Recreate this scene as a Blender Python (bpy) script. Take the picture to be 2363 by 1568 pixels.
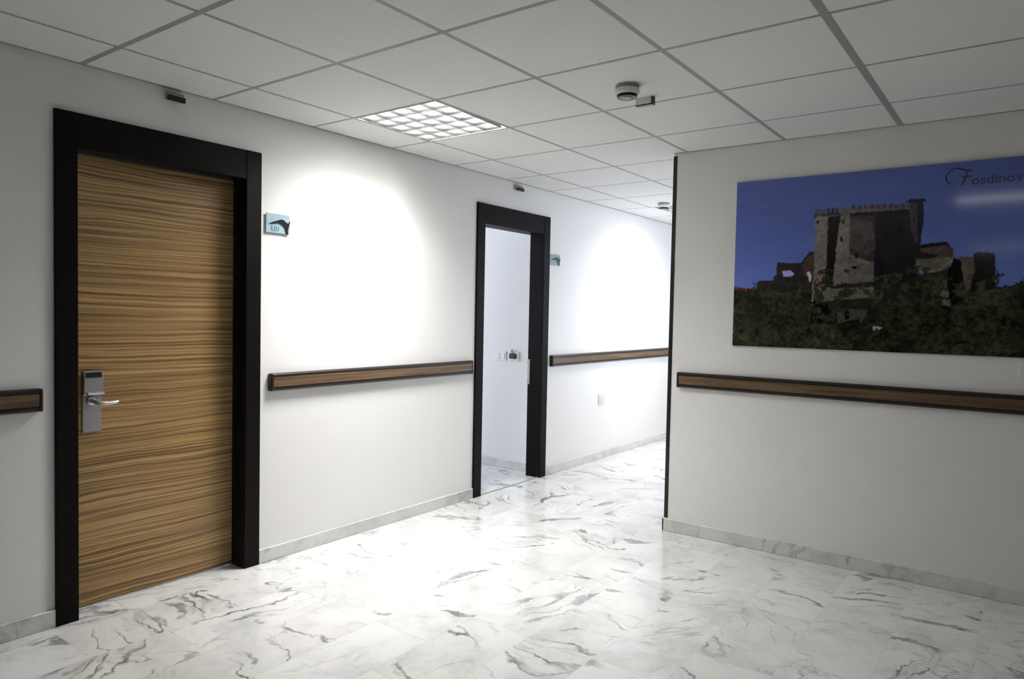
import bpy, bmesh, math, random
import numpy as np
from mathutils import Vector, Matrix

for o in list(bpy.data.objects):
    bpy.data.objects.remove(o, do_unlink=True)
S = bpy.context.scene
COL = S.collection
R = math.radians

# ---------------------------------------------------------------- camera
YAW, PITCH, ROLL, F_PX = 0.9348, -0.0364, 0.0195, 1638.4474
fw = Vector((math.sin(YAW)*math.cos(PITCH), math.cos(YAW)*math.cos(PITCH), math.sin(PITCH)))
r0 = Vector((math.cos(YAW), -math.sin(YAW), 0)); u0 = r0.cross(fw)
rr = r0*math.cos(ROLL) + u0*math.sin(ROLL); uu = -r0*math.sin(ROLL) + u0*math.cos(ROLL)
cam = bpy.data.cameras.new('camera'); camo = bpy.data.objects.new('camera', cam); COL.objects.link(camo)
m = Matrix((rr, uu, -fw)).transposed().to_4x4(); m.translation = Vector((0, -3.3035, 1.3648))
camo.matrix_world = m
cam.sensor_fit = 'HORIZONTAL'; cam.sensor_width = 36.0; cam.lens = F_PX/2363*36.0; cam.clip_start = 0.05
S.camera = camo

# ---------------------------------------------------------------- world, daylight, exposure
w = bpy.data.worlds.new('world'); S.world = w; w.use_nodes = True
bg = w.node_tree.nodes['Background']; bg.inputs[0].default_value = (0.62, 0.76, 1.0, 1); bg.inputs[1].default_value = 1.0
S.view_settings.view_transform = 'Standard'; S.view_settings.look = 'None'
S.view_settings.exposure = 1.43; S.view_settings.gamma = 1.0; S.view_settings.use_curve_mapping = False
LAMP_W = 26.0            # watts of each recessed ceiling light
LOBBY_W = 2.2           # each slim batten light on the near side of the lobby
CORR_W = 16.0
DAY_ROOM, DAY_CORR = 40.0, 9.0
def daylight(name, loc, rot, sx, sy, watts):
    l = bpy.data.lights.new(name, 'AREA'); l.shape = 'RECTANGLE'; l.size = sx; l.size_y = sy
    l.energy = watts; l.color = (0.76, 0.83, 1.0)
    o = bpy.data.objects.new(name, l); o.location = loc; o.rotation_euler = rot; COL.objects.link(o)
daylight('daylight', (3.7, 3.75, 1.5), (R(-90), 0, 0), 1.6, 1.3, DAY_ROOM)         # outside the bedroom window
daylight('daylight', (6.6, -1.75, 1.45), (R(90), 0, 0), 1.6, 1.2, DAY_CORR)        # outside the corridor window

# ---------------------------------------------------------------- dimensions (metres)
H = 2.388               # ceiling height
WX = 4.2128             # face of the picture wall
WY = -1.4334            # corner where the corridor starts
GX0, GY0, SX, SY = 1.3555, -0.3419, 0.6, 0.588     # ceiling grid
X0, X1, Y0 = -4.6, 12.4, -7.0                      # ends of the space
D1 = (1.249, 2.223, 2.178)                         # closed door casing, left right top
D2 = (4.012, 4.965, 2.172)

# ---------------------------------------------------------------- materials
def mat(name, col, rough=0.5, metal=0.0, spec=0.5, coat=0.0, noise=0.0, nscale=30, bump=0.0, bscale=200):
    m = bpy.data.materials.new(name); m.use_nodes = True; nt = m.node_tree; b = nt.nodes['Principled BSDF']
    b.inputs['Base Color'].default_value = (*col, 1); b.inputs['Roughness'].default_value = rough
    b.inputs['Metallic'].default_value = metal; b.inputs['Specular IOR Level'].default_value = spec
    b.inputs['Coat Weight'].default_value = coat; b.inputs['Coat Roughness'].default_value = 0.08
    tc = nt.nodes.new('ShaderNodeTexCoord')
    if noise:
        n = nt.nodes.new('ShaderNodeTexNoise'); n.inputs['Scale'].default_value = nscale; n.inputs['Detail'].default_value = 4
        nt.links.new(tc.outputs['Object'], n.inputs['Vector'])
        mx = nt.nodes.new('ShaderNodeMix'); mx.data_type = 'RGBA'
        mx.inputs['A'].default_value = (*[c*(1-noise) for c in col], 1); mx.inputs['B'].default_value = (*[min(1, c*(1+noise)) for c in col], 1)
        nt.links.new(n.outputs['Fac'], mx.inputs['Factor']); nt.links.new(mx.outputs['Result'], b.inputs['Base Color'])
    if bump:
        n = nt.nodes.new('ShaderNodeTexNoise'); n.inputs['Scale'].default_value = bscale
        nt.links.new(tc.outputs['Object'], n.inputs['Vector'])
        bp = nt.nodes.new('ShaderNodeBump'); bp.inputs['Strength'].default_value = bump; bp.inputs['Distance'].default_value = 0.002
        nt.links.new(n.outputs['Fac'], bp.inputs['Height']); nt.links.new(bp.outputs['Normal'], b.inputs['Normal'])
    return m

class NT:
    def __init__(s, name):
        s.m = bpy.data.materials.new(name); s.m.use_nodes = True; s.t = s.m.node_tree; s.b = s.t.nodes['Principled BSDF']
    def n(s, typ, ins=None, **kw):
        x = s.t.nodes.new(typ)
        for k, v in kw.items(): setattr(x, k, v)
        for k, v in (ins or {}).items(): s.put(x.inputs[k], v)
        return x
    def put(s, sock, v):
        if hasattr(v, 'is_linked'): s.t.links.new(v, sock)
        else: sock.default_value = v
    def math(s, op, a, b=0.0, c=None):
        x = s.n('ShaderNodeMath', operation=op); s.put(x.inputs[0], a); s.put(x.inputs[1], b)
        if c is not None: s.put(x.inputs[2], c)
        return x.outputs[0]
    def vm(s, op, a, b):
        x = s.n('ShaderNodeVectorMath', operation=op); s.put(x.inputs[0], a); s.put(x.inputs[1], b); return x.outputs[0]
    def mix(s, f, a, b):
        x = s.n('ShaderNodeMix', data_type='RGBA'); s.put(x.inputs['Factor'], f); s.put(x.inputs['A'], a); s.put(x.inputs['B'], b)
        return x.outputs['Result']
    def ss(s, v, lo, hi, a=0.0, b=1.0):
        x = s.n('ShaderNodeMapRange', interpolation_type='SMOOTHSTEP')
        for k, q in zip(('Value', 'From Min', 'From Max', 'To Min', 'To Max'), (v, lo, hi, a, b)): s.put(x.inputs[k], q)
        return x.outputs[0]
    def noise(s, vec, scale, detail=4, rough=0.55, dist=0.0):
        x = s.n('ShaderNodeTexNoise', {'Vector': vec, 'Scale': scale, 'Detail': detail, 'Roughness': rough, 'Distortion': dist}); return x.outputs['Fac']

def marble(name, tiles=True, veins=1.0, base=(0.75, 0.75, 0.74), rough=0.15, bw=0.61, bh=0.305):
    k = NT(name); tc = k.n('ShaderNodeTexCoord'); P = tc.outputs['Object']
    if tiles:
        Q = k.vm('ADD', P, (0.0, 0.10, 0.0))
        br = k.n('ShaderNodeTexBrick', {'Vector': Q, 'Color1': (0, 0, 0, 1), 'Color2': (1, 1, 1, 1), 'Mortar': (0.5, 0.5, 0.5, 1), 'Scale': 1.0,
                 'Mortar Size': 0.0016, 'Mortar Smooth': 0.3, 'Bias': 0.0, 'Brick Width': bw, 'Row Height': bh}, offset=0.5, offset_frequency=2, squash=1.0)
        rnd = k.n('ShaderNodeSeparateColor', {'Color': br.outputs['Color']}).outputs[0]; joint = br.outputs['Fac']
        off = k.n('ShaderNodeCombineXYZ', {'X': k.math('MULTIPLY', rnd, 31.7), 'Y': k.math('MULTIPLY', rnd, 17.3), 'Z': k.math('MULTIPLY', rnd, 9.1)})
        rot = k.n('ShaderNodeVectorRotate', {'Vector': P, 'Angle': k.math('MULTIPLY', rnd, 2.4)}, rotation_type='Z_AXIS')
        V = k.vm('ADD', rot.outputs[0], off.outputs[0])
    else:
        V = k.vm('MULTIPLY', P, (1.0, 1.0, 1.0)); rnd = 0.5; joint = 0.0
    wn = k.n('ShaderNodeTexNoise', {'Vector': V, 'Scale': 2.2, 'Detail': 5, 'Roughness': 0.6})
    wv = k.vm('MULTIPLY', k.vm('SUBTRACT', wn.outputs['Color'], (0.5, 0.5, 0.5)), (0.34, 0.34, 0.34))
    W = k.vm('ADD', V, wv)
    Wst = k.vm('MULTIPLY', W, (0.8, 4.2, 1.0))
    def ridge(vec, sc, width):
        a = k.noise(vec, sc, 2, 0.5)
        return k.ss(k.math('ABSOLUTE', k.math('SUBTRACT', a, 0.5)), 0.0, width, 1.0, 0.0)
    v1 = k.math('MULTIPLY', ridge(Wst, 1.25, 0.024), k.ss(k.noise(V, 2.3, 2), 0.46, 0.60))
    v2 = k.math('MULTIPLY', ridge(Wst, 2.6, 0.035), k.ss(k.noise(V, 2.7, 2), 0.48, 0.64, 0.0, 0.40))
    v3 = k.math('MULTIPLY', k.ss(k.noise(Wst, 1.9, 3, 0.5), 0.635, 0.675), 0.8)      # broad wedges
    v4 = k.math('MULTIPLY', ridge(k.vm('MULTIPLY', W, (2.5, 1.0, 1.0)), 1.6, 0.010), k.ss(k.noise(V, 1.4, 2), 0.52, 0.64, 0.0, 0.7))
    vv = k.math('MAXIMUM', k.math('MAXIMUM', v1, v2), k.math('MAXIMUM', v3, v4))
    vv = k.math('MULTIPLY', vv, k.ss(k.noise(P, 0.75, 1), 0.38, 0.56, 0.42, 1.0))
    vv = k.math('MULTIPLY', k.math('MULTIPLY', vv, veins), k.ss(k.noise(W, 14, 4, 0.7), 0.25, 0.6, 0.35, 1.0))
    cloud = k.ss(k.noise(W, 3.0, 8, 0.72), 0.40, 0.68)
    c0 = k.mix(cloud, (*base, 1), (base[0]*0.76, base[1]*0.77, base[2]*0.78, 1))
    if tiles:
        c0 = k.mix(k.ss(rnd, 0.0, 1.0, 0.0, 0.16), c0, (0.60, 0.59, 0.54, 1))
    c1 = k.mix(vv, c0, (0.12, 0.125, 0.12, 1))
    c2 = k.mix(k.math('MULTIPLY', joint, 0.22), c1, (0.45, 0.44, 0.42, 1)) if tiles else c1
    k.put(k.b.inputs['Base Color'], c2); k.b.inputs['Roughness'].default_value = rough
    k.b.inputs['Specular IOR Level'].default_value = 0.5
    return k.m

def door_wood():
    k = NT('zebrano_veneer'); P = k.n('ShaderNodeTexCoord').outputs['Object']
    wn = k.n('ShaderNodeTexNoise', {'Vector': k.vm('MULTIPLY', P, (2.2, 1, 7.0)), 'Scale': 1.0, 'Detail': 3})
    Z = k.vm('ADD', P, k.vm('MULTIPLY', k.vm('SUBTRACT', wn.outputs['Color'], (0.5, 0.5, 0.5)), (0.1, 0.0, 0.036)))
    a = k.noise(k.vm('MULTIPLY', Z, (0.55, 1.0, 80.0)), 1.0, 3, 0.55)
    b = k.noise(k.vm('MULTIPLY', Z, (0.9, 1.0, 170.0)), 1.0, 2, 0.5)
    c = k.noise(k.vm('MULTIPLY', Z, (1.5, 1.0, 7.0)), 1.0, 3, 0.5)
    col = k.mix(k.ss(a, 0.38, 0.62), (0.14, 0.074, 0.025, 1), (0.48, 0.305, 0.115, 1))
    col = k.mix(k.ss(b, 0.56, 0.72, 0.0, 0.75), col, (0.62, 0.42, 0.20, 1))
    col = k.mix(k.ss(b, 0.42, 0.30, 0.0, 0.55), col, (0.11, 0.055, 0.02, 1))
    col = k.mix(k.ss(c, 0.35, 0.7, 0.0, 0.35), col, (0.30, 0.175, 0.075, 1))
    k.put(k.b.inputs['Base Color'], col); k.b.inputs['Roughness'].default_value = 0.42
    bp = k.n('ShaderNodeBump', {'Strength': 0.25, 'Distance': 0.001, 'Height': a}); k.put(k.b.inputs['Normal'], bp.outputs['Normal'])
    return k.m

def rail_wood():
    k = NT('rail_wood_grain'); P = k.n('ShaderNodeTexCoord').outputs['Object']
    a = k.noise(k.vm('MULTIPLY', P, (2.0, 2.0, 60.0)), 1.0, 3)
    k.put(k.b.inputs['Base Color'], k.mix(k.ss(a, 0.35, 0.65), (0.085, 0.050, 0.026, 1), (0.175, 0.108, 0.056, 1)))
    k.b.inputs['Roughness'].default_value = 0.4
    return k.m

M = dict(
    wall=mat('wall_paint', (0.80, 0.795, 0.78), 0.62, noise=0.015, nscale=3, bump=0.05, bscale=160),
    tile=mat('ceiling_tile', (0.78, 0.78, 0.765), 0.85, noise=0.03, nscale=60, bump=0.2, bscale=300),
    grid=mat('ceiling_grid_paint', (0.33, 0.33, 0.32), 0.6, noise=0.05),
    dark=mat('wenge_casing', (0.0042, 0.0032, 0.0029), 0.5, spec=0.12, noise=0.2, nscale=15),
    black=mat('black_plastic', (0.006, 0.006, 0.006), 0.35, noise=0.1),
    rim=mat('rail_black_rim', (0.016, 0.012, 0.010), 0.35, noise=0.15),
    steel=mat('brushed_steel', (0.55, 0.55, 0.56), 0.34, metal=0.9, noise=0.05, nscale=80),
    plate=mat('satin_nickel_plate', (0.36, 0.355, 0.37), 0.45, metal=0.55, noise=0.04, nscale=80),
    white=mat('white_plastic', (0.82, 0.82, 0.80), 0.35, noise=0.01),
    grey=mat('grey_plastic', (0.36, 0.36, 0.34), 0.5, noise=0.05),
    enamel=mat('white_enamel', (0.86, 0.86, 0.86), 0.3, noise=0.01),
    louver=mat('satin_aluminium', (0.72, 0.72, 0.72), 0.16, metal=1.0, noise=0.01),
    cover=mat('grey_cover_plate', (0.67, 0.67, 0.65), 0.5, noise=0.05),
    glass=mat('pale_blue_sign', (0.36, 0.50, 0.56), 0.15, noise=0.25, nscale=40),
    glassb=mat('pale_green_sign', (0.28, 0.37, 0.36), 0.15, noise=0.25, nscale=40),
    ink=mat('grey_blue_lettering', (0.10, 0.16, 0.19), 0.3, noise=0.1),
    navy=mat('navy_lettering', (0.010, 0.013, 0.035), 0.25, noise=0.1),
    frame=mat('window_frame_white', (0.8, 0.8, 0.8), 0.35, noise=0.01),
    floor=marble('white_marble_tiles'),
    base=marble('marble_skirting', tiles=False, veins=0.5, base=(0.70, 0.70, 0.68), rough=0.25),
    low_bounce=mat('low_bounce_brown', (0.12, 0.085, 0.055), 0.5, noise=0.15, nscale=6),  # dark brown made up for the unseen lobby walls, cuts their bounce light
    wood=door_wood(), rail=rail_wood(),
)

# ---------------------------------------------------------------- helpers
class MB:
    def __init__(s): s.bm = bmesh.new()
    def box(s, x0, x1, y0, y1, z0, z1, bev=0.0, seg=2):
        g = bmesh.ops.create_cube(s.bm, size=1.0)['verts']
        for v in g:
            v.co = Vector((x0+(v.co.x+.5)*(x1-x0), y0+(v.co.y+.5)*(y1-y0), z0+(v.co.z+.5)*(z1-z0)))
        if bev:
            es = list({e for v in g for e in v.link_edges})
            bmesh.ops.bevel(s.bm, geom=es, offset=bev, segments=seg, affect='EDGES', profile=0.5)
        return s
    def prism(s, pts, axis, a, b):
        # pts in the plane normal to axis; for axis y: (x,z), axis x: (y,z), axis z: (x,y)
        def P(p, t):
            return {'x': Vector((t, p[0], p[1])), 'y': Vector((p[0], t, p[1])), 'z': Vector((p[0], p[1], t))}[axis]
        A = [s.bm.verts.new(P(p, a)) for p in pts]; B = [s.bm.verts.new(P(p, b)) for p in pts]
        s.bm.faces.new(A); s.bm.faces.new(B[::-1]); n = len(pts)
        for i in range(n): s.bm.faces.new((A[i], A[(i+1) % n], B[(i+1) % n], B[i]))
        return s
    def lathe(s, prof, c, axis='z', seg=40):
        rings = []
        for r, h in prof:
            ring = []
            for i in range(seg):
                a = 2*math.pi*i/seg; p = (r*math.cos(a), r*math.sin(a))
                co = {'z': (p[0], p[1], h), 'y': (p[0], h, p[1]), 'x': (h, p[0], p[1])}[axis]
                ring.append(s.bm.verts.new(Vector(c)+Vector(co)))
            rings.append(ring)
        for a, b in zip(rings, rings[1:]):
            for i in range(seg): s.bm.faces.new((a[i], a[(i+1) % seg], b[(i+1) % seg], b[i]))
        s.bm.faces.new(rings[0]); s.bm.faces.new(rings[-1][::-1])
        return s
    def tube(s, pts, rad, seg=14, flat=1.0):
        pts = [Vector(p) for p in pts]; rings = []; n = len(pts)
        if not hasattr(rad, '__len__'): rad = [rad]*n
        up = Vector((0, 0, 1))
        for i, p in enumerate(pts):
            t = (pts[min(i+1, n-1)]-pts[max(i-1, 0)]).normalized()
            a = t.cross(up)
            if a.length < 1e-3: a = Vector((1, 0, 0))
            a.normalize(); b = a.cross(t)
            rings.append([s.bm.verts.new(p + a*rad[i]*math.cos(2*math.pi*k/seg) + b*rad[i]*flat*math.sin(2*math.pi*k/seg)) for k in range(seg)])
        for a, b in zip(rings, rings[1:]):
            for i in range(seg): s.bm.faces.new((a[i], a[(i+1) % seg], b[(i+1) % seg], b[i]))
        s.bm.faces.new(rings[0]); s.bm.faces.new(rings[-1][::-1])
        return s
    def build(s, name, material, parent=None, smooth=False, kind=None):
        bmesh.ops.recalc_face_normals(s.bm, faces=s.bm.faces)
        me = bpy.data.meshes.new(name); s.bm.to_mesh(me); s.bm.free(); me.materials.append(material)
        if smooth:
            for p in me.polygons: p.use_smooth = True
            me.set_sharp_from_angle(angle=R(35))
        o = bpy.data.objects.new(name, me); COL.objects.link(o)
        if parent is not None:
            o.parent = parent; o.matrix_parent_inverse = Matrix.Translation(-Vector(world_loc(parent)))
        if kind: o['kind'] = kind
        return o
LOCS = {}
def world_loc(o):
    return LOCS.get(o.name, (0, 0, 0))
def thing(name, label, cat, loc=(0, 0, 0), group=None, kind=None):
    o = bpy.data.objects.new(name, None); o.empty_display_size = 0.1; COL.objects.link(o); o.location = loc
    LOCS[o.name] = loc
    if label: o['label'] = label
    if cat: o['category'] = cat
    if group: o['group'] = group
    if kind: o['kind'] = kind
    return o
def copy_thing(src, loc, label):
    c = src.copy(); COL.objects.link(c); c.location = loc; LOCS[c.name] = loc; c['label'] = label
    for ch in src.children:
        d = ch.copy(); COL.objects.link(d); d.parent = c; d.matrix_parent_inverse = ch.matrix_parent_inverse.copy()
        for g in ch.children:
            e = g.copy(); COL.objects.link(e); e.parent = d; e.matrix_parent_inverse = g.matrix_parent_inverse.copy()
    return c
def struct(mb, name, material, parent=None): return mb.build(name, material, parent, kind=None if parent else 'structure')
def text_mesh(name, body, size, material, parent, origin, xdir, zdir, depth=0.0004, squeeze=1.0):
    cu = bpy.data.curves.new(name, 'FONT'); cu.body = body; cu.size = size; cu.extrude = depth
    tmp = bpy.data.objects.new(name+'_curve', cu); COL.objects.link(tmp)
    me = bpy.data.meshes.new_from_object(tmp.evaluated_get(bpy.context.evaluated_depsgraph_get()))
    bpy.data.objects.remove(tmp, do_unlink=True); bpy.data.curves.remove(cu)
    xd, zd = Vector(xdir), Vector(zdir); nd = xd.cross(zd)
    for v in me.vertices: v.co = Vector(origin) + xd*v.co.x*squeeze + zd*v.co.y + nd*v.co.z
    me.materials.clear(); me.materials.append(material); me.name = name
    o = bpy.data.objects.new(name, me); COL.objects.link(o); o.parent = parent
    o.matrix_parent_inverse = Matrix.Translation(-Vector(world_loc(parent)))
    return o

# ---------------------------------------------------------------- floor, walls, ceiling
struct(MB().box(X0-.2, X1+.2, Y0-.2, 3.7, -0.12, 0.0), 'floor', M['floor'])
TH = 0.126
C1 = (D1[0]+0.05, D1[1]-0.05, D1[2]-0.06); C2 = (D2[0]+0.05, D2[1]-0.05, D2[2]-0.06)
mb = MB(); TOP = 2.62
mb.box(X0, C1[0], 0, TH, 0, TOP); mb.box(C1[0], C1[1], 0, TH, C1[2], TOP); mb.box(C1[1], C2[0], 0, TH, 0, TOP)
mb.box(C2[0], C2[1], 0, TH, C2[2], TOP); mb.box(C2[1], X1, 0, TH, 0, TOP)
bmesh.ops.remove_doubles(mb.bm, verts=mb.bm.verts, dist=1e-5)
struct(mb, 'wall_left', M['wall'])
struct(MB().box(WX, WX+0.16, Y0, WY-0.16, 0, TOP).box(WX, WX+0.16, WY-0.16, WY, 0, TOP), 'wall_right', M['wall'])
# corridor side, with a window opening out of the photo's view
wx0, wx1, wz0, wz1 = 5.8, 7.4, 0.85, 2.05
mb = MB(); y0, y1 = WY-0.16, WY
mb.box(WX+0.16, wx0, y0, y1, 0, TOP); mb.box(wx0, wx1, y0, y1, 0, wz0); mb.box(wx0, wx1, y0, y1, wz1, TOP); mb.box(wx1, X1, y0, y1, 0, TOP)
struct(mb, 'wall_corridor', M['wall'])
struct(MB().box(wx0, wx1, y0+.05, y0+.10, wz0, wz0+.05).box(wx0, wx1, y0+.05, y0+.10, wz1-.05, wz1)
       .box(wx0, wx0+.05, y0+.05, y0+.10, wz0, wz1).box(wx1-.05, wx1, y0+.05, y0+.10, wz0, wz1)
       .box((wx0+wx1)/2-.03, (wx0+wx1)/2+.03, y0+.05, y0+.10, wz0, wz1), 'window_1', M['frame'])
struct(MB().box(X1, X1+.12, WY-.16, TH, 0, TOP), 'wall_end', M['wall'])
struct(MB().box(X0-.12, X0, Y0, TH, 0, TOP), 'wall_near', M['low_bounce'])
struct(MB().box(X0, WX+.16, Y0-.12, Y0, 0, TOP), 'wall_back', M['low_bounce'])
# the room behind the open doorway
struct(MB().box(5.0, 5.12, TH, 3.5, 0, TOP), 'wall_room_right', M['wall'])
struct(MB().box(2.48, 2.6, TH, 3.5, 0, TOP), 'wall_room_left', M['wall'])
struct(MB().box(2.6, 2.9, 3.5, 3.62, 0, TOP).box(4.5, 5.0, 3.5, 3.62, 0, TOP).box(2.9, 4.5, 3.5, 3.62, 0, .85).box(2.9, 4.5, 3.5, 3.62, 2.15, TOP), 'wall_room_back', M['wall'])
struct(MB().box(2.9, 4.5, 3.53, 3.58, .85, .9).box(2.9, 4.5, 3.53, 3.58, 2.1, 2.15).box(2.9, 2.95, 3.53, 3.58, .85, 2.15)
       .box(4.45, 4.5, 3.53, 3.58, .85, 2.15).box(3.67, 3.73, 3.53, 3.58, .85, 2.15), 'window_2', M['frame'])
struct(MB().box(2.6, 5.0, TH, 3.5, H+.02, H+.06), 'ceiling_room', M['tile'])

# ceiling: tegular tiles hung in a grid; the cells that hold lights stay open
gxs = [X0] + [GX0+SX*i for i in range(-9, 19) if X0+.05 < GX0+SX*i < X1-.05] + [X1]
gys = [0.0] + [GY0-SY*j for j in range(0, 12) if GY0-SY*j > Y0+.05] + [Y0]
def cell(i, j):    # i: grid column right of grid line i, j: row starting at grid line j away from the wall
    return (GX0+SX*i, GX0+SX*(i+1), GY0-SY*(j+1), GY0-SY*j)
LAMPS = [(2, 0), (8, 0), (14, 0)]
lampcells = {(round(cell(*c)[0], 3), round(cell(*c)[3], 3)) for c in LAMPS}
mb = MB(); g = 0.0065
for a, b in zip(gxs, gxs[1:]):
    for t, u in zip(gys, gys[1:]):
        if a > WX-.3 and t < WY-.1: continue
        if (round(a, 3), round(t, 3)) in lampcells: continue
        ya, yb = u+g, t-g
        if t == 0.0: yb = t-0.001
        xa, xb = a+g, b-g
        if a < WX < b and t <= WY+.4: 
            if t < WY+.01: xb = min(xb, WX)
        z = H
        vs = [mb.bm.verts.new(p) for p in ((xa, ya, z+.02), (xb, ya, z+.02), (xb, yb, z+.02), (xa, yb, z+.02),
              (xa, ya, z+.004), (xb, ya, z+.004), (xb, yb, z+.004), (xa, yb, z+.004),
              (xa+.005, ya+.005, z), (xb-.005, ya+.005, z), (xb-.005, yb-.005, z), (xa+.005, yb-.005, z))]
        for o_ in (0, 4):
            for i in range(4):
                k1 = (i+1) % 4; mb.bm.faces.new((vs[o_+i], vs[o_+k1], vs[o_+4+k1], vs[o_+4+i]))
        mb.bm.faces.new(vs[8:12]); mb.bm.faces.new(vs[0:4][::-1])
ceil = struct(mb, 'ceiling', M['tile'])
mb = MB()
for i, x in enumerate(gxs[1:-1]):
    hw = 0.009
    if abs(x-GX0) < .01: hw = 0.012
    ylo = Y0 if x < WX else WY
    mb.box(x-hw, x+hw, ylo, 0, H+.0015 if hw < .01 else H-.0005, H+.03)
for j, y in enumerate(gys[1:-1]):
    hw = 0.009
    if abs(y-(GY0-SY*4)) < .01: hw = 0.015
    mb.box(X0, X1 if y > WY else WX, y-hw, y+hw, H+.0012 if hw < .01 else H-.0008, H+.029)
mb.box(X0, X1, -.016, 0, H-.001, H+.02)
mb.box(WX-.016, WX, Y0, WY, H-.001, H+.02)
mb.build('ceiling_grid', M['grid'], ceil)
struct(MB().box(X0-.1, X1+.1, Y0-.1, TH, H+.2, H+.26), 'ceiling_slab', M['grid'])

# skirting
def skirt(name, boxes):
    mb = MB()
    for b in boxes: mb.box(*b, bev=0.0025, seg=1)
    struct(mb, name, M['base'])
skirt('baseboard_left', [(X0, D1[0], -.012, 0, 0, .075), (D1[1], D2[0], -.012, 0, 0, .075), (D2[1], X1, -.012, 0, 0, .075)])
skirt('baseboard_right', [(WX-.012, WX, Y0, WY+.012, 0, .078), (WX-.012, X1, WY, WY+.012, 0, .078)])
skirt('baseboard_room', [(4.988, 5.0, TH, 3.5, 0, .075)])
struct(MB().box(WX-.0035, WX+.018, WY-.021, WY+.0035, .083, 2.372, bev=.0012, seg=1), 'trim_1', M['black'])

# ---------------------------------------------------------------- doors
def casing(parent, d, name='casing'):
    L, Rr, T = d; fwid = 0.088; hh = 0.148; pr = 0.016
    il, ir, it = L+fwid, Rr-fwid, T-hh
    MB().box(L, L+fwid, -pr, .03, 0, T, bev=.003).build('side_casing', M['dark'], parent)
    MB().box(Rr-fwid, Rr, -pr, .03, 0, T, bev=.003).build('side_casing', M['dark'], parent)
    MB().box(L+fwid, Rr-fwid, -pr+.002, .03, it, T, bev=.003).build('head_casing', M['dark'], parent)
    MB().box(L+.05, il, .03, TH, 0, it).box(ir, Rr-.05, .03, TH, 0, it).box(L+.05, Rr-.05, .03, TH, it, it+.088).build('jamb', M['dark'], parent)
    return il, ir, it

# door_1: the closed zebrano door
d1 = thing('door_1', 'tall closed door with horizontal striped wood grain in black casing', 'door', (1.736, 0.05, 0), kind='structure')
il, ir, it = casing(d1, D1)
leaf = MB().box(il+.002, ir-.002, .10, .122, .006, it-.002, bev=.001, seg=1).build('door_leaf', M['wood'], d1)
LOCS[leaf.name] = LOCS[d1.name]
def sub(mb, name, m, smooth=False):
    o = mb.build(name, m, leaf, smooth); o.matrix_parent_inverse = Matrix.Translation((0, 0, 0))
    # leaf's own world matrix is the identity (its parent inverse cancels the root's offset)
    return o
lx0, lx1 = 1.397, 1.476
sub(MB().box(lx0, lx1, .0935, .10, .797, .985, bev=.002), 'lock_plate', M['plate'])
mb = MB().prism([(.10, .962), (.086, .962), (.076, .975), (.074, 1.035), (.080, 1.071), (.10, 1.071)], 'x', lx0, lx1+.002)
bmesh.ops.bevel(mb.bm, geom=list(mb.bm.edges), offset=.0015, segments=2, affect='EDGES')
sub(mb, 'card_reader', M['plate'])
sub(MB().prism([(.0725, 1.044), (.0765, 1.066), (.0800, 1.066), (.0765, 1.044)], 'x', lx0+.007, lx1-.005), 'reader_window', M['black'])
sub(MB().prism([(.080, .962), (.068, .966), (.064, .974), (.076, .979)], 'x', lx0+.012, lx1+.002), 'reader_lip', M['steel'])
sub(MB().lathe([(.019, .095), (.019, .086), (.016, .084), (.010, .083)], (1.432, 0, .938), 'y', 28), 'rosette', M['steel'], True)
pts = [(1.432, .085, .938), (1.432, .055, .937), (1.436, .043, .935), (1.446, .036, .931), (1.465, .034, .928), (1.49, .035, .927), (1.512, .038, .929), (1.524, .041, .932)]
sub(MB().tube(pts, [.009, .0095, .010, .010, .0095, .009, .009, .0075], 16, 0.95), 'lever_handle', M['steel'], True)

# door_2: the open doorway, its leaf swung back into the room
d2 = thing('door_2', 'open doorway with black casing onto a bright bluish room', 'door', (4.488, 0.05, 0), kind='structure')
il2, ir2, it2 = casing(d2, D2)
MB().box(4.03, 4.07, .135, .91, .006, it2-.002).build('door_leaf', M['wood'], d2)
MB().prism([(.104, .985), (.128, .985), (.131, .96), (.124, .93), (.131, .89), (.122, .85), (.131, .81), (.127, .775), (.104, .775)], 'x', ir2-.003, ir2+.001).build('strike_plate', M['steel'], d2)
MB().box(D2[0]+.088, D2[1]-.088, -.004, .012, 0, .004).build('threshold', M['grey'], d2)

# ---------------------------------------------------------------- handrails
def handrail(axis, a, b, label, c=None):
    """axis x: on the door wall from x=a to b; axis y: on the picture wall from y=a down to b."""
    z0, z1, dep = .9245, 1.0195, .032
    loc = ((a+b)/2, 0, z0) if axis == 'x' else (WX, (a+b)/2, z0)
    t = thing('handrail', label, 'handrail', loc, 'wall bumper handrails')
    prof = [(0, z0), (dep*.7, z0), (dep, z0+.008), (dep, z0+.0185), (dep-.004, z0+.020), (dep-.004, z1-.020), (dep, z1-.0185), (dep, z1-.008), (dep*.7, z1), (0, z1)]
    lo, hi = min(a, b), max(a, b)
    def conv(pts): return [(-p[0] if axis == 'x' else WX-p[0], p[1]) for p in pts]
    ax = 'x' if axis == 'x' else 'y'
    MB().prism(conv(prof), ax, lo+.014, hi-.014).build('rim', M['rim'], t)
    ins = [(dep-.0035, z0+.020), (dep+.0015, z0+.023), (dep+.0015, z1-.023), (dep-.0035, z1-.020)]
    MB().prism(conv(ins), ax, lo+.015, hi-.015).build('wood_insert', M['rail'], t)
    for e0, e1 in ((lo, lo+.015), (hi-.015, hi)):
        q = MB()
        if axis == 'x': q.box(e0, e1, -dep-.002, 0, z0, z1, bev=.005, seg=3)
        else: q.box(WX-dep-.002, WX, e0, e1, z0, z1, bev=.005, seg=3)
        q.build('end_cap', M['rim'], t, True)
    return t
handrail('x', -1.2, 1.197, 'dark handrail cut off by the photo edge, left of the striped wood door')
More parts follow.
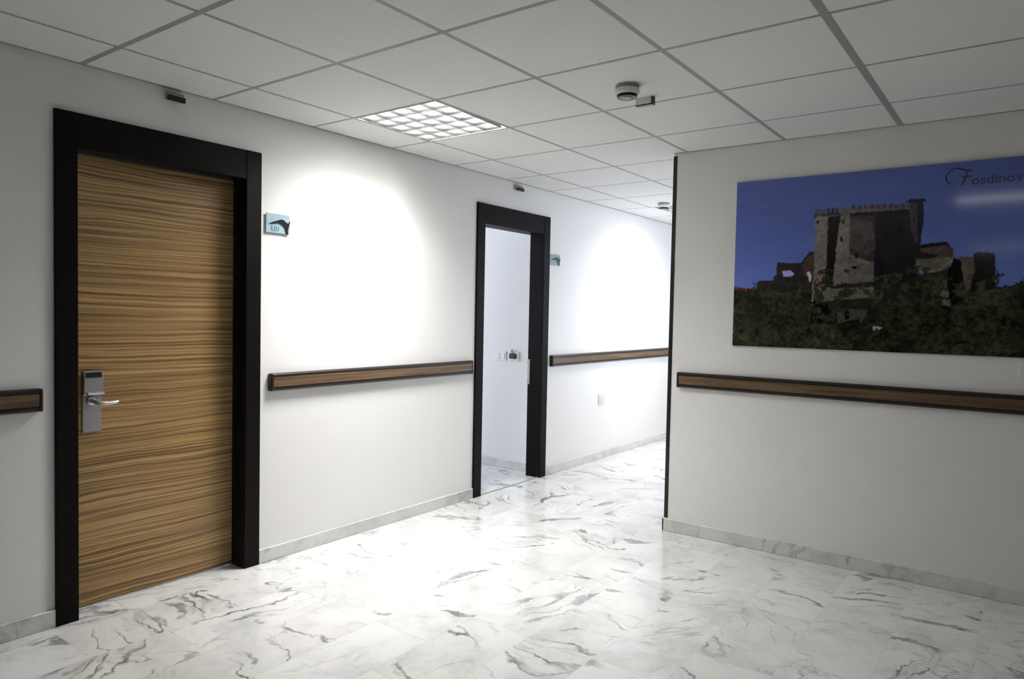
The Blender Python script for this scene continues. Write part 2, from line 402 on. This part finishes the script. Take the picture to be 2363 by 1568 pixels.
handrail('x', 2.278, 3.966, 'brown handrail with black rims on the wall between the two black door frames')
handrail('x', 5.012, 10.5, 'brown handrail running away down the corridor beyond the open doorway')
handrail('y', -1.502, -4.6, 'long brown and black handrail below the castle picture')

# ---------------------------------------------------------------- ceiling lights
def ceiling_light(c, label, watts, drop=True, group='louvred ceiling lights'):
    x0, x1, ya, yb = cell(*c); cx, cy = (x0+x1)/2, (ya+yb)/2
    t = thing('ceiling_light', label, 'ceiling light', (cx, cy, H), group)
    g = .010; a0, a1, b0, b1 = x0+g, x1-g, ya+g, yb-g; th = .003
    MB().box(a0, a1, b0, b1, H+.105, H+.11).box(a0, a0+th, b0, b1, H-.001, H+.105).box(a1-th, a1, b0, b1, H-.001, H+.105)\
        .box(a0, a1, b0, b0+th, H-.001, H+.105).box(a0, a1, b1-th, b1, H-.001, H+.105).build('housing', M['enamel'], t)
    # louvre of 5 x 5 cells, a little short of the housing so a bright gap stays at its far end
    l0, l1 = a0+.006, a1-(.045 if drop else .006); m0, m1 = b0+.006, b1-.006
    n = 5; louvre = MB(); cross = MB()
    prof = [(-.0012, .003), (.0012, .003), (.0035, .018), (.0045, .036), (.006, .055), (-.006, .055), (-.0045, .036), (-.0035, .018)]
    for i in range(n+1):
        x = l0+(l1-l0)*i/n; louvre.prism([(min(max(x+a, l0-.001), l1+.001), H+b) for a, b in prof], 'y', m0, m1)
        y = m0+(m1-m0)*i/n; cross.prism([(min(max(y+a, m0-.001), m1+.001), H+b+.0005) for a, b in prof], 'x', l0, l1)
    for mb in (louvre, cross):
        if drop:
            rot = Matrix.Translation((l0, cy, H)) @ Matrix.Rotation(R(1.7), 4, 'Y') @ Matrix.Translation((-l0, -cy, -H))
            bmesh.ops.transform(mb.bm, matrix=rot, verts=mb.bm.verts)
    louvre.build('louvre', M['louver'], t); cross.build('cross_blades', M['louver'], t)
    l = bpy.data.lights.new('tube_glow', 'AREA'); l.shape = 'RECTANGLE'; l.size = .53; l.size_y = .53; l.energy = watts
    l.color = (1.0, 0.985, 0.955); l.spread = R(SPREAD)
    o = bpy.data.objects.new('tube_glow', l); COL.objects.link(o); o.parent = t; o.location = (0, 0, .098)
    return t
SPREAD = 150
ceiling_light(LAMPS[0], 'square louvred ceiling light near the striped door, its louvre hanging slightly loose', LAMP_W)
ceiling_light(LAMPS[1], 'far ceiling light partly hidden behind the black corner strip', CORR_W, False)
ceiling_light(LAMPS[2], 'added ceiling light farther down the corridor, unseen behind the corner', CORR_W, False)  # unseen lamp added to keep the far corridor lit
def batten(x, ya, yb, label):
    t = thing('batten_light', label, 'ceiling light', (x, (ya+yb)/2, H), 'slim batten lights')
    MB().box(x-.06, x+.06, yb, ya, H-.045, H, bev=.004).build('housing', M['enamel'], t)
    l = bpy.data.lights.new('tube_glow', 'AREA'); l.shape = 'RECTANGLE'; l.size = .05; l.size_y = abs(ya-yb)-.05; l.energy = LOBBY_W
    l.color = (1.0, 0.985, 0.955)
    o = bpy.data.objects.new('tube_glow', l); COL.objects.link(o); o.parent = t; o.location = (0, 0, -.047)
batten(1.70, -2.72, -3.95, 'slim batten light on the lobby ceiling, mirrored as the upper streak in the castle picture')
batten(-2.7, -2.55, -3.8, 'slim batten light behind the viewer, mirrored as the lower streak in the castle picture')

# ---------------------------------------------------------------- smoke detectors and indicators
sd = thing('smoke_detector', 'round grey smoke detector on the ceiling beside a small white box', 'smoke detector', (2.862, -1.800, H), 'smoke detectors')
MB().lathe([(.052, H), (.052, H-.012), (.050, H-.016)], (2.862, -1.800, 0)).build('base', M['grey'], sd, True)
MB().lathe([(.050, H-.016), (.054, H-.018), (.054, H-.034), (.046, H-.042)], (2.862, -1.800, 0)).build('body', M['white'], sd, True)
MB().lathe([(.046, H-.042), (.044, H-.054), (.036, H-.056), (.030, H-.054)], (2.862, -1.800, 0)).build('sensor_slot', M['black'], sd, True)
MB().lathe([(.026, H-.0535), (.024, H-.0565), (.010, H-.058)], (2.862, -1.800, 0)).build('cap', M['grey'], sd, True)
copy_thing(sd, (5.98, -0.56, H), 'far smoke detector on the corridor ceiling beside the distant light')
b = thing('alarm_indicator', 'small white box with black edges on the ceiling beside the smoke detector', 'alarm indicator', (3.07, -1.785, H))
bx, by = 3.065, -1.785
MB().box(bx-.011, bx+.011, by-.042, by+.042, H-.034, H, bev=.002).build('body', M['white'], b)
MB().box(bx-.0125, bx+.0125, by-.049, by-.041, H-.037, H-.001, bev=.001).box(bx-.0125, bx+.0125, by-.047, by+.040, H-.038, H-.032, bev=.001).build('lens', M['black'], b)
def over_door(x, z, w, label):
    t = thing('door_indicator', label, 'indicator lamp', (x, 0, z), 'alarm indicators over the doors')
    MB().box(x-w/2, x+w/2, -.022, 0, z-.006, z+.030, bev=.002).build('base', M['grey'], t)
    MB().box(x-w/2-.001, x+w/2+.001, -.036, -.020, z-.012, z+.012, bev=.002).build('lens', M['black'], t)
over_door(1.757, 2.338, .082, 'small black indicator on the wall above the closed striped door')
over_door(4.510, 2.333, .082, 'small black indicator on the wall above the open doorway')

# ---------------------------------------------------------------- room signs
def room_sign(x0, z0, w, h, m, label, txt=None):
    t = thing('room_sign', label, 'sign', (x0+w/2, 0, z0), 'room signs beside the doors')
    MB().box(x0, x0+w, -.012, -.007, z0, z0+h, bev=.001, seg=1).box(x0+.01, x0+w-.02, -.007, 0, z0+.02, z0+h-.02).build('plate', m, t)
    px = [(260,850),(430,760),(600,690),(720,640),(820,615),(900,650),(980,715),(1050,755),(1100,740),(1150,660),(1168,680),(1135,790),(1105,900),(1082,1000),(1064,1100),(1088,1190),(1055,1225),(1010,1190),(980,1130),(965,1050),(935,950),(880,885),(800,840),(740,805),(640,790),(520,812),(400,838)]
    pts = [(x0+(p[0]-160)/1000*w, z0+(1205-p[1])/790*h) for p in px]
    MB().prism(pts, 'y', -.0165, -.012).build('emblem', M['black'], t)
    if txt:
        text_mesh('lettering', txt, h*.36, M['ink'], t, (x0+w*.20, -.0126, z0+h*.11), (1, 0, 0), (0, 0, 1))
room_sign(2.253, 1.771, .147, .103, M['glass'], 'pale blue room sign with black swoosh beside the closed striped door', 'L01')
room_sign(4.970, 1.780, .155, .090, M['glassb'], 'grey green room sign with black swoosh beside the open doorway')

# ---------------------------------------------------------------- switches in the room, socket cover in the corridor
sp = thing('light_switch', 'white double switch plate on the bluish room wall seen through the doorway', 'light switch', (5.0, .51, .95))
MB().box(4.992, 5.0, .445, .575, .950, 1.030, bev=.002).build('plate', M['white'], sp)
for k in range(2): MB().box(4.988, 4.993, .460+.055*k, .505+.055*k, .965, 1.015, bev=.0015).build('rocker', M['white'], sp)
kc = thing('key_card_holder', 'white card switch with dark slot on the room wall through the doorway', 'card switch', (5.0, .36, .955))
MB().box(4.990, 5.0, .305, .415, .952, 1.032, bev=.002).build('plate', M['white'], kc)
MB().box(4.974, 4.991, .332, .398, .972, 1.016, bev=.002).build('card_slot', M['black'], kc)
MB().box(4.978, 4.990, .368, .384, 1.016, 1.052, bev=.001).build('key_card', M['grey'], kc)
ws = thing('switch_plate', 'pale switch plate under the castle picture, cut off by the right edge of the photo', 'switch', (WX, -3.288, 1.108))
MB().box(WX-.008, WX, -3.330, -3.246, 1.108, 1.190, bev=.002).build('plate', M['white'], ws)
MB().box(WX-.011, WX-.007, -3.312, -3.264, 1.124, 1.174, bev=.0015).build('rocker', M['white'], ws)
cp = thing('socket_cover', 'small pale grey cover plate low on the corridor wall below the handrail', 'wall plate', (5.92, 0, .52))
MB().box(5.862, 5.972, -.007, 0, .522, .620, bev=.002).build('plate', M['cover'], cp)
MB().box(5.882, 5.952, -.009, -.006, .540, .602, bev=.001).build('lid', M['cover'], cp)

# ---------------------------------------------------------------- castle picture: outlines in metres on the panel, print colours
PIC_GAIN = 2.0
PIC = [
  ('hill', (25, 25, 34), [(1.244, 0.334), (1.293, 0.347), (1.355, 0.323), (1.41, 0.353), (1.481, 0.37), (1.629, 0.388), (1.644, -0.01), (1.257, -0.032)]),
  ('left house', (42, 38, 38), [(0.135, 0.318), (0.133, 0.376), (0.154, 0.385), (0.228, 0.385), (0.231, 0.412), (0.245, 0.413), (0.245, 0.488), (0.376, 0.482), (0.42, 0.54), (0.444, 0.549), (0.453, 0.277), (0.136, 0.276)]),
  ('left house wall', (62, 50, 44), [(0.384, 0.476), (0.428, 0.531), (0.445, 0.539), (0.449, 0.406), (0.401, 0.407)]),
  ('red roof', (86, 44, 44), [(-0.007, 0.355), (0.088, 0.34), (0.114, 0.327), (-0.006, 0.327)]),
  ('trees', 'tree', [(-0.015, 0.327), (0.028, 0.336), (0.105, 0.334), (0.112, 0.371), (0.123, 0.339), (0.147, 0.348), (0.245, 0.355), (0.325, 0.338), (0.388, 0.358), (0.45, 0.326), (0.437, 0.273), (0.497, 0.278), (0.764, 0.294), (0.863, 0.4), (0.941, 0.428), (1.0, 0.39), (1.07, 0.33), (1.124, 0.33), (1.184, 0.334), (1.243, 0.351), (1.302, 0.333), (1.365, 0.35), (1.387, 0.374), (1.442, 0.377), (1.629, 0.401), (1.647, -0.077), (0.001, -0.19)]),
  ('masonry base', (34, 33, 31), [(0.46, 0.25), (0.46, 0.38), (0.60, 0.42), (0.80, 0.36), (1.05, 0.42), (1.16, 0.45), (1.12, 0.30), (0.80, 0.22)]),
  ('tower lit', (92, 86, 82), [(0.448, 0.739), (0.571, 0.736), (0.56, 0.404), (0.512, 0.286), (0.441, 0.271), (0.447, 0.422)]),
  ('tower foot', (98, 84, 82), [(0.448, 0.446), (0.507, 0.445), (0.502, 0.357), (0.493, 0.294), (0.441, 0.272)]),
  ('tower shade', (27, 25, 26), [(0.512, 0.73), (0.575, 0.736), (0.547, 0.357), (0.507, 0.351), (0.513, 0.516)]),
  ('tower crown', (56, 49, 48), [(0.438, 0.753), (0.574, 0.756), (0.577, 0.733), (0.549, 0.731), (0.467, 0.74), (0.441, 0.727)]),
  ('merlon', (66, 60, 62), [(0.446, 0.751), (0.445, 0.783), (0.451, 0.778), (0.458, 0.783), (0.459, 0.751)]),
  ('merlon', (66, 60, 62), [(0.467, 0.749), (0.466, 0.782), (0.472, 0.777), (0.479, 0.783), (0.48, 0.75)]),
  ('merlon', (66, 60, 62), [(0.488, 0.748), (0.487, 0.782), (0.493, 0.777), (0.5, 0.783), (0.501, 0.749)]),
  ('merlon', (34, 32, 40), [(0.509, 0.746), (0.508, 0.782), (0.514, 0.777), (0.521, 0.782), (0.522, 0.747)]),
  ('merlon', (34, 32, 40), [(0.53, 0.745), (0.529, 0.781), (0.535, 0.776), (0.541, 0.782), (0.543, 0.746)]),
  ('merlon', (34, 32, 40), [(0.551, 0.744), (0.55, 0.781), (0.556, 0.776), (0.562, 0.782), (0.563, 0.744)]),
  ('keep', (47, 43, 44), [(0.575, 0.736), (0.966, 0.738), (0.965, 0.583), (0.958, 0.547), (0.947, 0.473), (0.945, 0.324), (0.756, 0.317), (0.546, 0.349), (0.564, 0.601)]),
  ('keep dark', (31, 29, 32), [(0.749, 0.737), (0.966, 0.738), (0.965, 0.583), (0.957, 0.532), (0.952, 0.316), (0.755, 0.325), (0.749, 0.478)]),
  ('keep facet', (90, 86, 82), [(0.577, 0.734), (0.623, 0.734), (0.627, 0.497), (0.624, 0.35), (0.546, 0.349), (0.564, 0.601)]),
  ('keep patch', (82, 78, 75), [(0.626, 0.528), (0.709, 0.487), (0.749, 0.478), (0.753, 0.359), (0.624, 0.352)]),
  ('keep mid', (60, 56, 56), [(0.624, 0.716), (0.736, 0.693), (0.755, 0.555), (0.722, 0.51), (0.626, 0.56)]),
  ('parapet', (76, 71, 72), [(0.568, 0.775), (0.913, 0.773), (0.914, 0.742), (0.714, 0.742), (0.625, 0.745), (0.575, 0.73)]),
  ('corbel shade', (24, 22, 26), [(0.625, 0.745), (0.914, 0.748), (0.914, 0.725), (0.626, 0.728)]),
  ('merlon', (50, 46, 54), [(0.631, 0.766), (0.631, 0.791), (0.639, 0.784), (0.649, 0.791), (0.649, 0.767)]),
  ('merlon', (50, 46, 54), [(0.662, 0.765), (0.661, 0.79), (0.67, 0.783), (0.679, 0.79), (0.68, 0.765)]),
  ('merlon', (50, 46, 54), [(0.692, 0.764), (0.691, 0.789), (0.7, 0.782), (0.709, 0.789), (0.71, 0.764)]),
  ('merlon', (50, 46, 54), [(0.722, 0.763), (0.721, 0.787), (0.73, 0.78), (0.738, 0.787), (0.739, 0.763)]),
  ('merlon', (50, 46, 54), [(0.751, 0.761), (0.751, 0.786), (0.759, 0.779), (0.768, 0.786), (0.769, 0.762)]),
  ('merlon', (50, 46, 54), [(0.781, 0.76), (0.78, 0.785), (0.788, 0.778), (0.797, 0.785), (0.798, 0.761)]),
  ('merlon', (50, 46, 54), [(0.81, 0.759), (0.809, 0.783), (0.817, 0.777), (0.826, 0.784), (0.827, 0.759)]),
  ('merlon', (50, 46, 54), [(0.838, 0.758), (0.838, 0.782), (0.846, 0.775), (0.854, 0.782), (0.855, 0.758)]),
  ('merlon', (50, 46, 54), [(0.867, 0.757), (0.866, 0.781), (0.874, 0.774), (0.883, 0.781), (0.884, 0.757)]),
  ('merlon', (50, 46, 54), [(0.895, 0.756), (0.894, 0.78), (0.903, 0.773), (0.911, 0.78), (0.912, 0.756)]),
  ('turret', (50, 46, 50), [(0.906, 0.781), (0.969, 0.781), (0.972, 0.664), (0.963, 0.58), (0.95, 0.562), (0.923, 0.622), (0.912, 0.697)]),
  ('turret shade', (26, 24, 30), [(0.942, 0.78), (0.969, 0.781), (0.972, 0.664), (0.963, 0.576), (0.95, 0.554)]),
  ('turret cap', (24, 22, 30), [(0.884, 0.785), (0.912, 0.8), (0.977, 0.795), (0.982, 0.781), (0.916, 0.777)]),
  ('window', (20, 17, 19), [(0.584, 0.715), (0.596, 0.714), (0.597, 0.689), (0.585, 0.69)]),
  ('window', (20, 17, 19), [(0.58, 0.621), (0.592, 0.621), (0.592, 0.595), (0.581, 0.596)]),
  ('window', (20, 17, 19), [(0.86, 0.647), (0.872, 0.646), (0.873, 0.619), (0.861, 0.619)]),
  ('window', (20, 17, 19), [(0.646, 0.459), (0.666, 0.459), (0.666, 0.443), (0.646, 0.444)]),
  ('window', (20, 17, 19), [(0.655, 0.524), (0.668, 0.524), (0.668, 0.499), (0.656, 0.499)]),
  ('window', (20, 17, 19), [(0.453, 0.714), (0.464, 0.714), (0.464, 0.698), (0.454, 0.698)]),
  ('window', (20, 17, 19), [(0.855, 0.692), (0.863, 0.691), (0.864, 0.679), (0.856, 0.68)]),
  ('window', (20, 17, 19), [(0.926, 0.702), (0.934, 0.701), (0.935, 0.683), (0.927, 0.684)]),
  ('wooded slope', 'tree', [(0.95, 0.40), (1.02, 0.43), (1.10, 0.44), (1.20, 0.42), (1.24, 0.33), (1.24, 0.2), (0.95, 0.2)]),
  ('right wing', (60, 52, 50), [(0.96, 0.55), (1.077, 0.562), (1.109, 0.532), (1.112, 0.475), (1.082, 0.433), (0.993, 0.418), (0.944, 0.436), (0.946, 0.488)]),
  ('right wing low', (76, 74, 64), [(0.946, 0.48), (1.029, 0.489), (1.111, 0.494), (1.082, 0.433), (0.993, 0.418), (0.944, 0.436)]),
  ('right roof', (18, 17, 24), [(0.955, 0.554), (0.975, 0.564), (1.077, 0.571), (1.095, 0.548), (1.084, 0.544), (1.077, 0.555), (0.96, 0.542)]),
  ('stair', (92, 90, 78), [(0.984, 0.421), (1.056, 0.437), (1.108, 0.492), (1.114, 0.478), (1.064, 0.426), (0.994, 0.411)]),
  ('stair shade', (32, 28, 30), [(0.99, 0.516), (1.048, 0.51), (1.029, 0.489), (0.952, 0.491), (0.951, 0.532)]),
  ('step', (80, 76, 72), [(1.046, 0.375), (1.084, 0.374), (1.088, 0.338), (1.054, 0.342)]),
  ('step', (80, 76, 72), [(1.051, 0.324), (1.095, 0.323), (1.101, 0.291), (1.063, 0.293)]),
  ('step', (80, 76, 72), [(1.065, 0.276), (1.105, 0.276), (1.106, 0.245), (1.077, 0.248)]),
  ('buttress', (15, 13, 15), [(1.113, 0.491), (1.145, 0.475), (1.17, 0.33), (1.126, 0.236), (1.1, 0.28), (1.089, 0.411)]),
  ('right curtain wall', (74, 68, 64), [(1.129, 0.495), (1.208, 0.488), (1.193, 0.323), (1.167, 0.323), (1.145, 0.467)]),
  ('right tower', (28, 26, 24), [(1.194, 0.505), (1.214, 0.514), (1.28, 0.507), (1.287, 0.463), (1.288, 0.33), (1.184, 0.316), (1.203, 0.423)]),
  ('right bush', 'tree', [(1.285, 0.421), (1.3, 0.407), (1.321, 0.4), (1.307, 0.375), (1.299, 0.347), (1.288, 0.337)]),
  ('green band', (34, 37, 27), [(0.546, 0.351), (0.612, 0.368), (0.656, 0.36), (0.726, 0.373), (0.837, 0.366), (0.884, 0.35), (0.879, 0.324), (0.785, 0.279), (0.756, 0.332), (0.548, 0.332)]),
  ('garden wall', (80, 79, 68), [(0.492, 0.333), (0.755, 0.346), (0.759, 0.288), (0.586, 0.276), (0.49, 0.263)]),
  ('garden wall', (48, 46, 40), [(0.717, 0.336), (0.735, 0.325), (0.732, 0.302), (0.711, 0.305), (0.703, 0.325)]),
  ('garden wall', (30, 30, 28), [(0.589, 0.317), (0.604, 0.309), (0.601, 0.29), (0.585, 0.29)]),
  ('lower green', (32, 36, 25), [(0.49, 0.263), (0.586, 0.276), (0.759, 0.288), (0.8, 0.248), (0.724, 0.226), (0.573, 0.226), (0.453, 0.245)]),
  ('ruin', (60, 58, 58), [(0.57, 0.226), (0.726, 0.224), (0.723, 0.155), (0.692, 0.152), (0.684, 0.173), (0.583, 0.147)]),
  ('ruin arch', (18, 18, 18), [(0.616, 0.168), (0.611, 0.207), (0.624, 0.229), (0.638, 0.208), (0.639, 0.176), (0.623, 0.164)]),
  ('rock', (88, 88, 78), [(0.441, 0.245), (0.468, 0.263), (0.483, 0.257), (0.453, 0.235)]),
  ('rock', (58, 58, 56), [(0.45, 0.213), (0.465, 0.225), (0.464, 0.149), (0.447, 0.144)]),
  ('cypress', (15, 16, 15), [(0.455, 0.315), (0.462, 0.27), (0.472, 0.245), (0.482, 0.27), (0.492, 0.262), (0.505, 0.225), (0.520, 0.262), (0.533, 0.23), (0.545, 0.17), (0.552, 0.06), (0.43, 0.03), (0.438, 0.14), (0.447, 0.23)]),
  ('tree edge', 'tree', [(0.40, 0.16), (0.47, 0.13), (0.60, 0.15), (0.68, 0.12), (0.78, 0.11), (0.80, -0.02), (0.38, -0.02)]),
  ('flowers', (140, 140, 140), [(0.752, 0.134), (0.769, 0.142), (0.783, 0.131), (0.807, 0.135), (0.791, 0.122), (0.777, 0.108), (0.758, 0.113)]),
  ('arch opening', (140, 140, 195), [(0.278, 0.44), (0.322, 0.442), (0.34, 0.424), (0.335, 0.408), (0.282, 0.409)]),
  ('arch opening', (170, 165, 185), [(0.41, 0.433), (0.425, 0.431), (0.435, 0.406), (0.433, 0.376), (0.426, 0.378)]),
]

def noise2(rng, nx, ny, cx, cy):
    g = rng.random((cy+2, cx+2)); X = np.linspace(0, cx, nx); Y = np.linspace(0, cy, ny)
    xi = np.minimum(X.astype(int), cx); yi = np.minimum(Y.astype(int), cy); fx = X-xi; fy = Y-yi
    fx = fx*fx*(3-2*fx); fy = fy*fy*(3-2*fy)
    a = g[yi][:, xi]*(1-fx)+g[yi][:, xi+1]*fx; b = g[yi+1][:, xi]*(1-fx)+g[yi+1][:, xi+1]*fx
    return a*(1-fy[:, None])+b*fy[:, None]
def inside(pts, X, Y):
    m = np.zeros(X.shape, bool); n = len(pts)
    for i in range(n):
        x1, y1 = pts[i]; x2, y2 = pts[(i+1) % n]
        if y1 == y2: continue
        c = ((y1 > Y) != (y2 > Y)) & (X < (x2-x1)*(Y-y1)/(y2-y1)+x1)
        m ^= c
    return m
def lin(c): return ((np.array(c, float)/255)**2.2)
def castle_print(W_, H_, step, gain):
    nx, ny = int(W_/step)+1, int(H_/step)+1; rng = np.random.default_rng(4)
    X, Y = np.meshgrid(np.linspace(0, W_, nx), np.linspace(0, H_, ny))
    t = np.clip(Y/H_, 0, 1)[..., None]
    sky = lin((96, 114, 178))*(1-t)**1.5 + lin((62, 74, 126))*(1-(1-t)**1.5)
    sky = sky*(0.96+0.08*noise2(rng, nx, ny, 10, 40))[..., None]
    n1 = noise2(rng, nx, ny, 34, 22); n2 = noise2(rng, nx, ny, 90, 60); n3 = noise2(rng, nx, ny, 220, 140)
    fol = (0.25*n1+0.35*n2+0.4*n3)
    tree = lin((7, 8, 7))*(1-fol[..., None]) + lin((62, 66, 50))*fol[..., None]**1.6
    tree = tree*(0.55+0.9*noise2(rng, nx, ny, 9, 6))[..., None]
    n4 = noise2(rng, nx, ny, 160, 260); crs = 0.93+0.07*np.sin(Y*2*math.pi/.0125+3*n1)
    st = (np.clip(0.30+0.45*n1+0.40*n2+0.45*n3+0.35*n4, .25, 1.9)*crs)[..., None]
    Xw, Yw = X+(n2-.5)*.006, Y+(n3-.5)*.006
    img = sky.copy()
    for name, col, pts in PIC:
        if col == 'tree':
            k = inside(pts, X+(n2-.5)*.03, Y+(n3-.5)*.03); img[k] = tree[k]
        else:
            k = inside(pts, Xw, Yw); c = lin(col)
            img[k] = (c*st)[k] if max(col) < 120 else c*.9
    grow = (n1*.5+n2*.3+n3*.2 > 0.56) & (Y < .42+.12*(n1-.5)) & (X > .45) & (X < 1.25)      # bushes climbing over the masonry
    img[grow] = tree[grow]
    pad = np.pad(img, ((1, 1), (1, 1), (0, 0)), 'edge')
    img = .4*img + .15*(pad[:-2, 1:-1]+pad[2:, 1:-1]+pad[1:-1, :-2]+pad[1:-1, 2:])
    return np.clip(img*gain, 0, 1), nx, ny
PW, PH = 1.62, 0.967; PY, PZ = -1.842, 1.2005
pic = thing('wall_picture', 'large glossy photo panel of a stone castle above the long handrail', 'picture', (WX, PY-PW/2, PZ))
img, nx, ny = castle_print(PW, PH, 0.0027, PIC_GAIN)
jx = np.linspace(0, PW, nx); jz = np.linspace(0, PH, ny)
XX, ZZ = np.meshgrid(jx, jz)
co = np.stack([np.full(XX.size, WX-.0125), PY-XX.ravel(), PZ+ZZ.ravel()], 1)
idx = np.arange(nx*ny).reshape(ny, nx)
q = np.stack([idx[:-1, :-1], idx[1:, :-1], idx[1:, 1:], idx[:-1, 1:]], -1).reshape(-1, 4)
me = bpy.data.meshes.new('print')
me.vertices.add(len(co)); me.vertices.foreach_set('co', co.ravel())
me.loops.add(q.size); me.loops.foreach_set('vertex_index', q.ravel().astype(np.int32))
me.polygons.add(len(q)); me.polygons.foreach_set('loop_start', np.arange(0, q.size, 4, dtype=np.int32))
me.update(calc_edges=True); me.validate()
ca = me.color_attributes.new('ink', 'FLOAT_COLOR', 'POINT')
rgba = np.ones((ny*nx, 4), np.float32); rgba[:, :3] = img.reshape(-1, 3); ca.data.foreach_set('color', rgba.ravel())
k = NT('printed_photo'); at = k.n('ShaderNodeAttribute', attribute_name='ink')
k.put(k.b.inputs['Base Color'], at.outputs['Color']); k.b.inputs['Roughness'].default_value = 0.10; k.b.inputs['Specular IOR Level'].default_value = 0.5
me.materials.append(k.m)
po = bpy.data.objects.new('print', me); COL.objects.link(po); po.parent = pic; po.matrix_parent_inverse = Matrix.Translation(-Vector(LOCS[pic.name]))
MB().box(WX-.012, WX-.002, PY-PW, PY, PZ, PZ+PH).build('backing_board', M['black'], pic)
def P2(s, t): return (PY-s, PZ+t)
text_mesh('lettering', 'osdinovo', .064, M['navy'], pic, (WX-.0128, PY-1.172, PZ+.849), (0, -1, 0), (0, 0, 1), .0002, 1.04)
def stroke(mb, pts, w0, w1):
    # a flat brush stroke, thick in the middle
    pts = [Vector((*p, 0)) for p in pts]; fine = []
    for i in range(len(pts)-1):
        p0, p1, p2, p3 = pts[max(i-1, 0)], pts[i], pts[i+1], pts[min(i+2, len(pts)-1)]
        for s in range(6):
            t = s/6; fine.append(0.5*((2*p1)+(-p0+p2)*t+(2*p0-5*p1+4*p2-p3)*t*t+(-p0+3*p1-3*p2+p3)*t**3))
    fine.append(pts[-1]); n = len(fine); Lh, Rh = [], []
    for i, p in enumerate(fine):
        t = (fine[min(i+1, n-1)]-fine[max(i-1, 0)]).normalized(); nn = Vector((-t.y, t.x, 0)); w = w0+(w1-w0)*math.sin(math.pi*i/(n-1))
        Lh.append(p+nn*w); Rh.append(p-nn*w)
    for i in range(n-1):
        f = [(WX-.0131, *P2(a.x, a.y)) for a in (Lh[i], Lh[i+1], Rh[i+1], Rh[i])]
        mb.bm.faces.new([mb.bm.verts.new(v) for v in f])
mb = MB()
stroke(mb, [(1.104, .925), (1.085, .928), (1.070, .912), (1.066, .888), (1.078, .864), (1.100, .856)], .0008, .0032)
stroke(mb, [(1.082, .933), (1.105, .937), (1.130, .930), (1.155, .920), (1.183, .917)], .0008, .004)
stroke(mb, [(1.160, .925), (1.152, .900), (1.142, .868), (1.130, .847)], .0012, .004)
stroke(mb, [(1.127, .888), (1.150, .890), (1.182, .891)], .0008, .003)
mb.build('initial', M['navy'], pic)
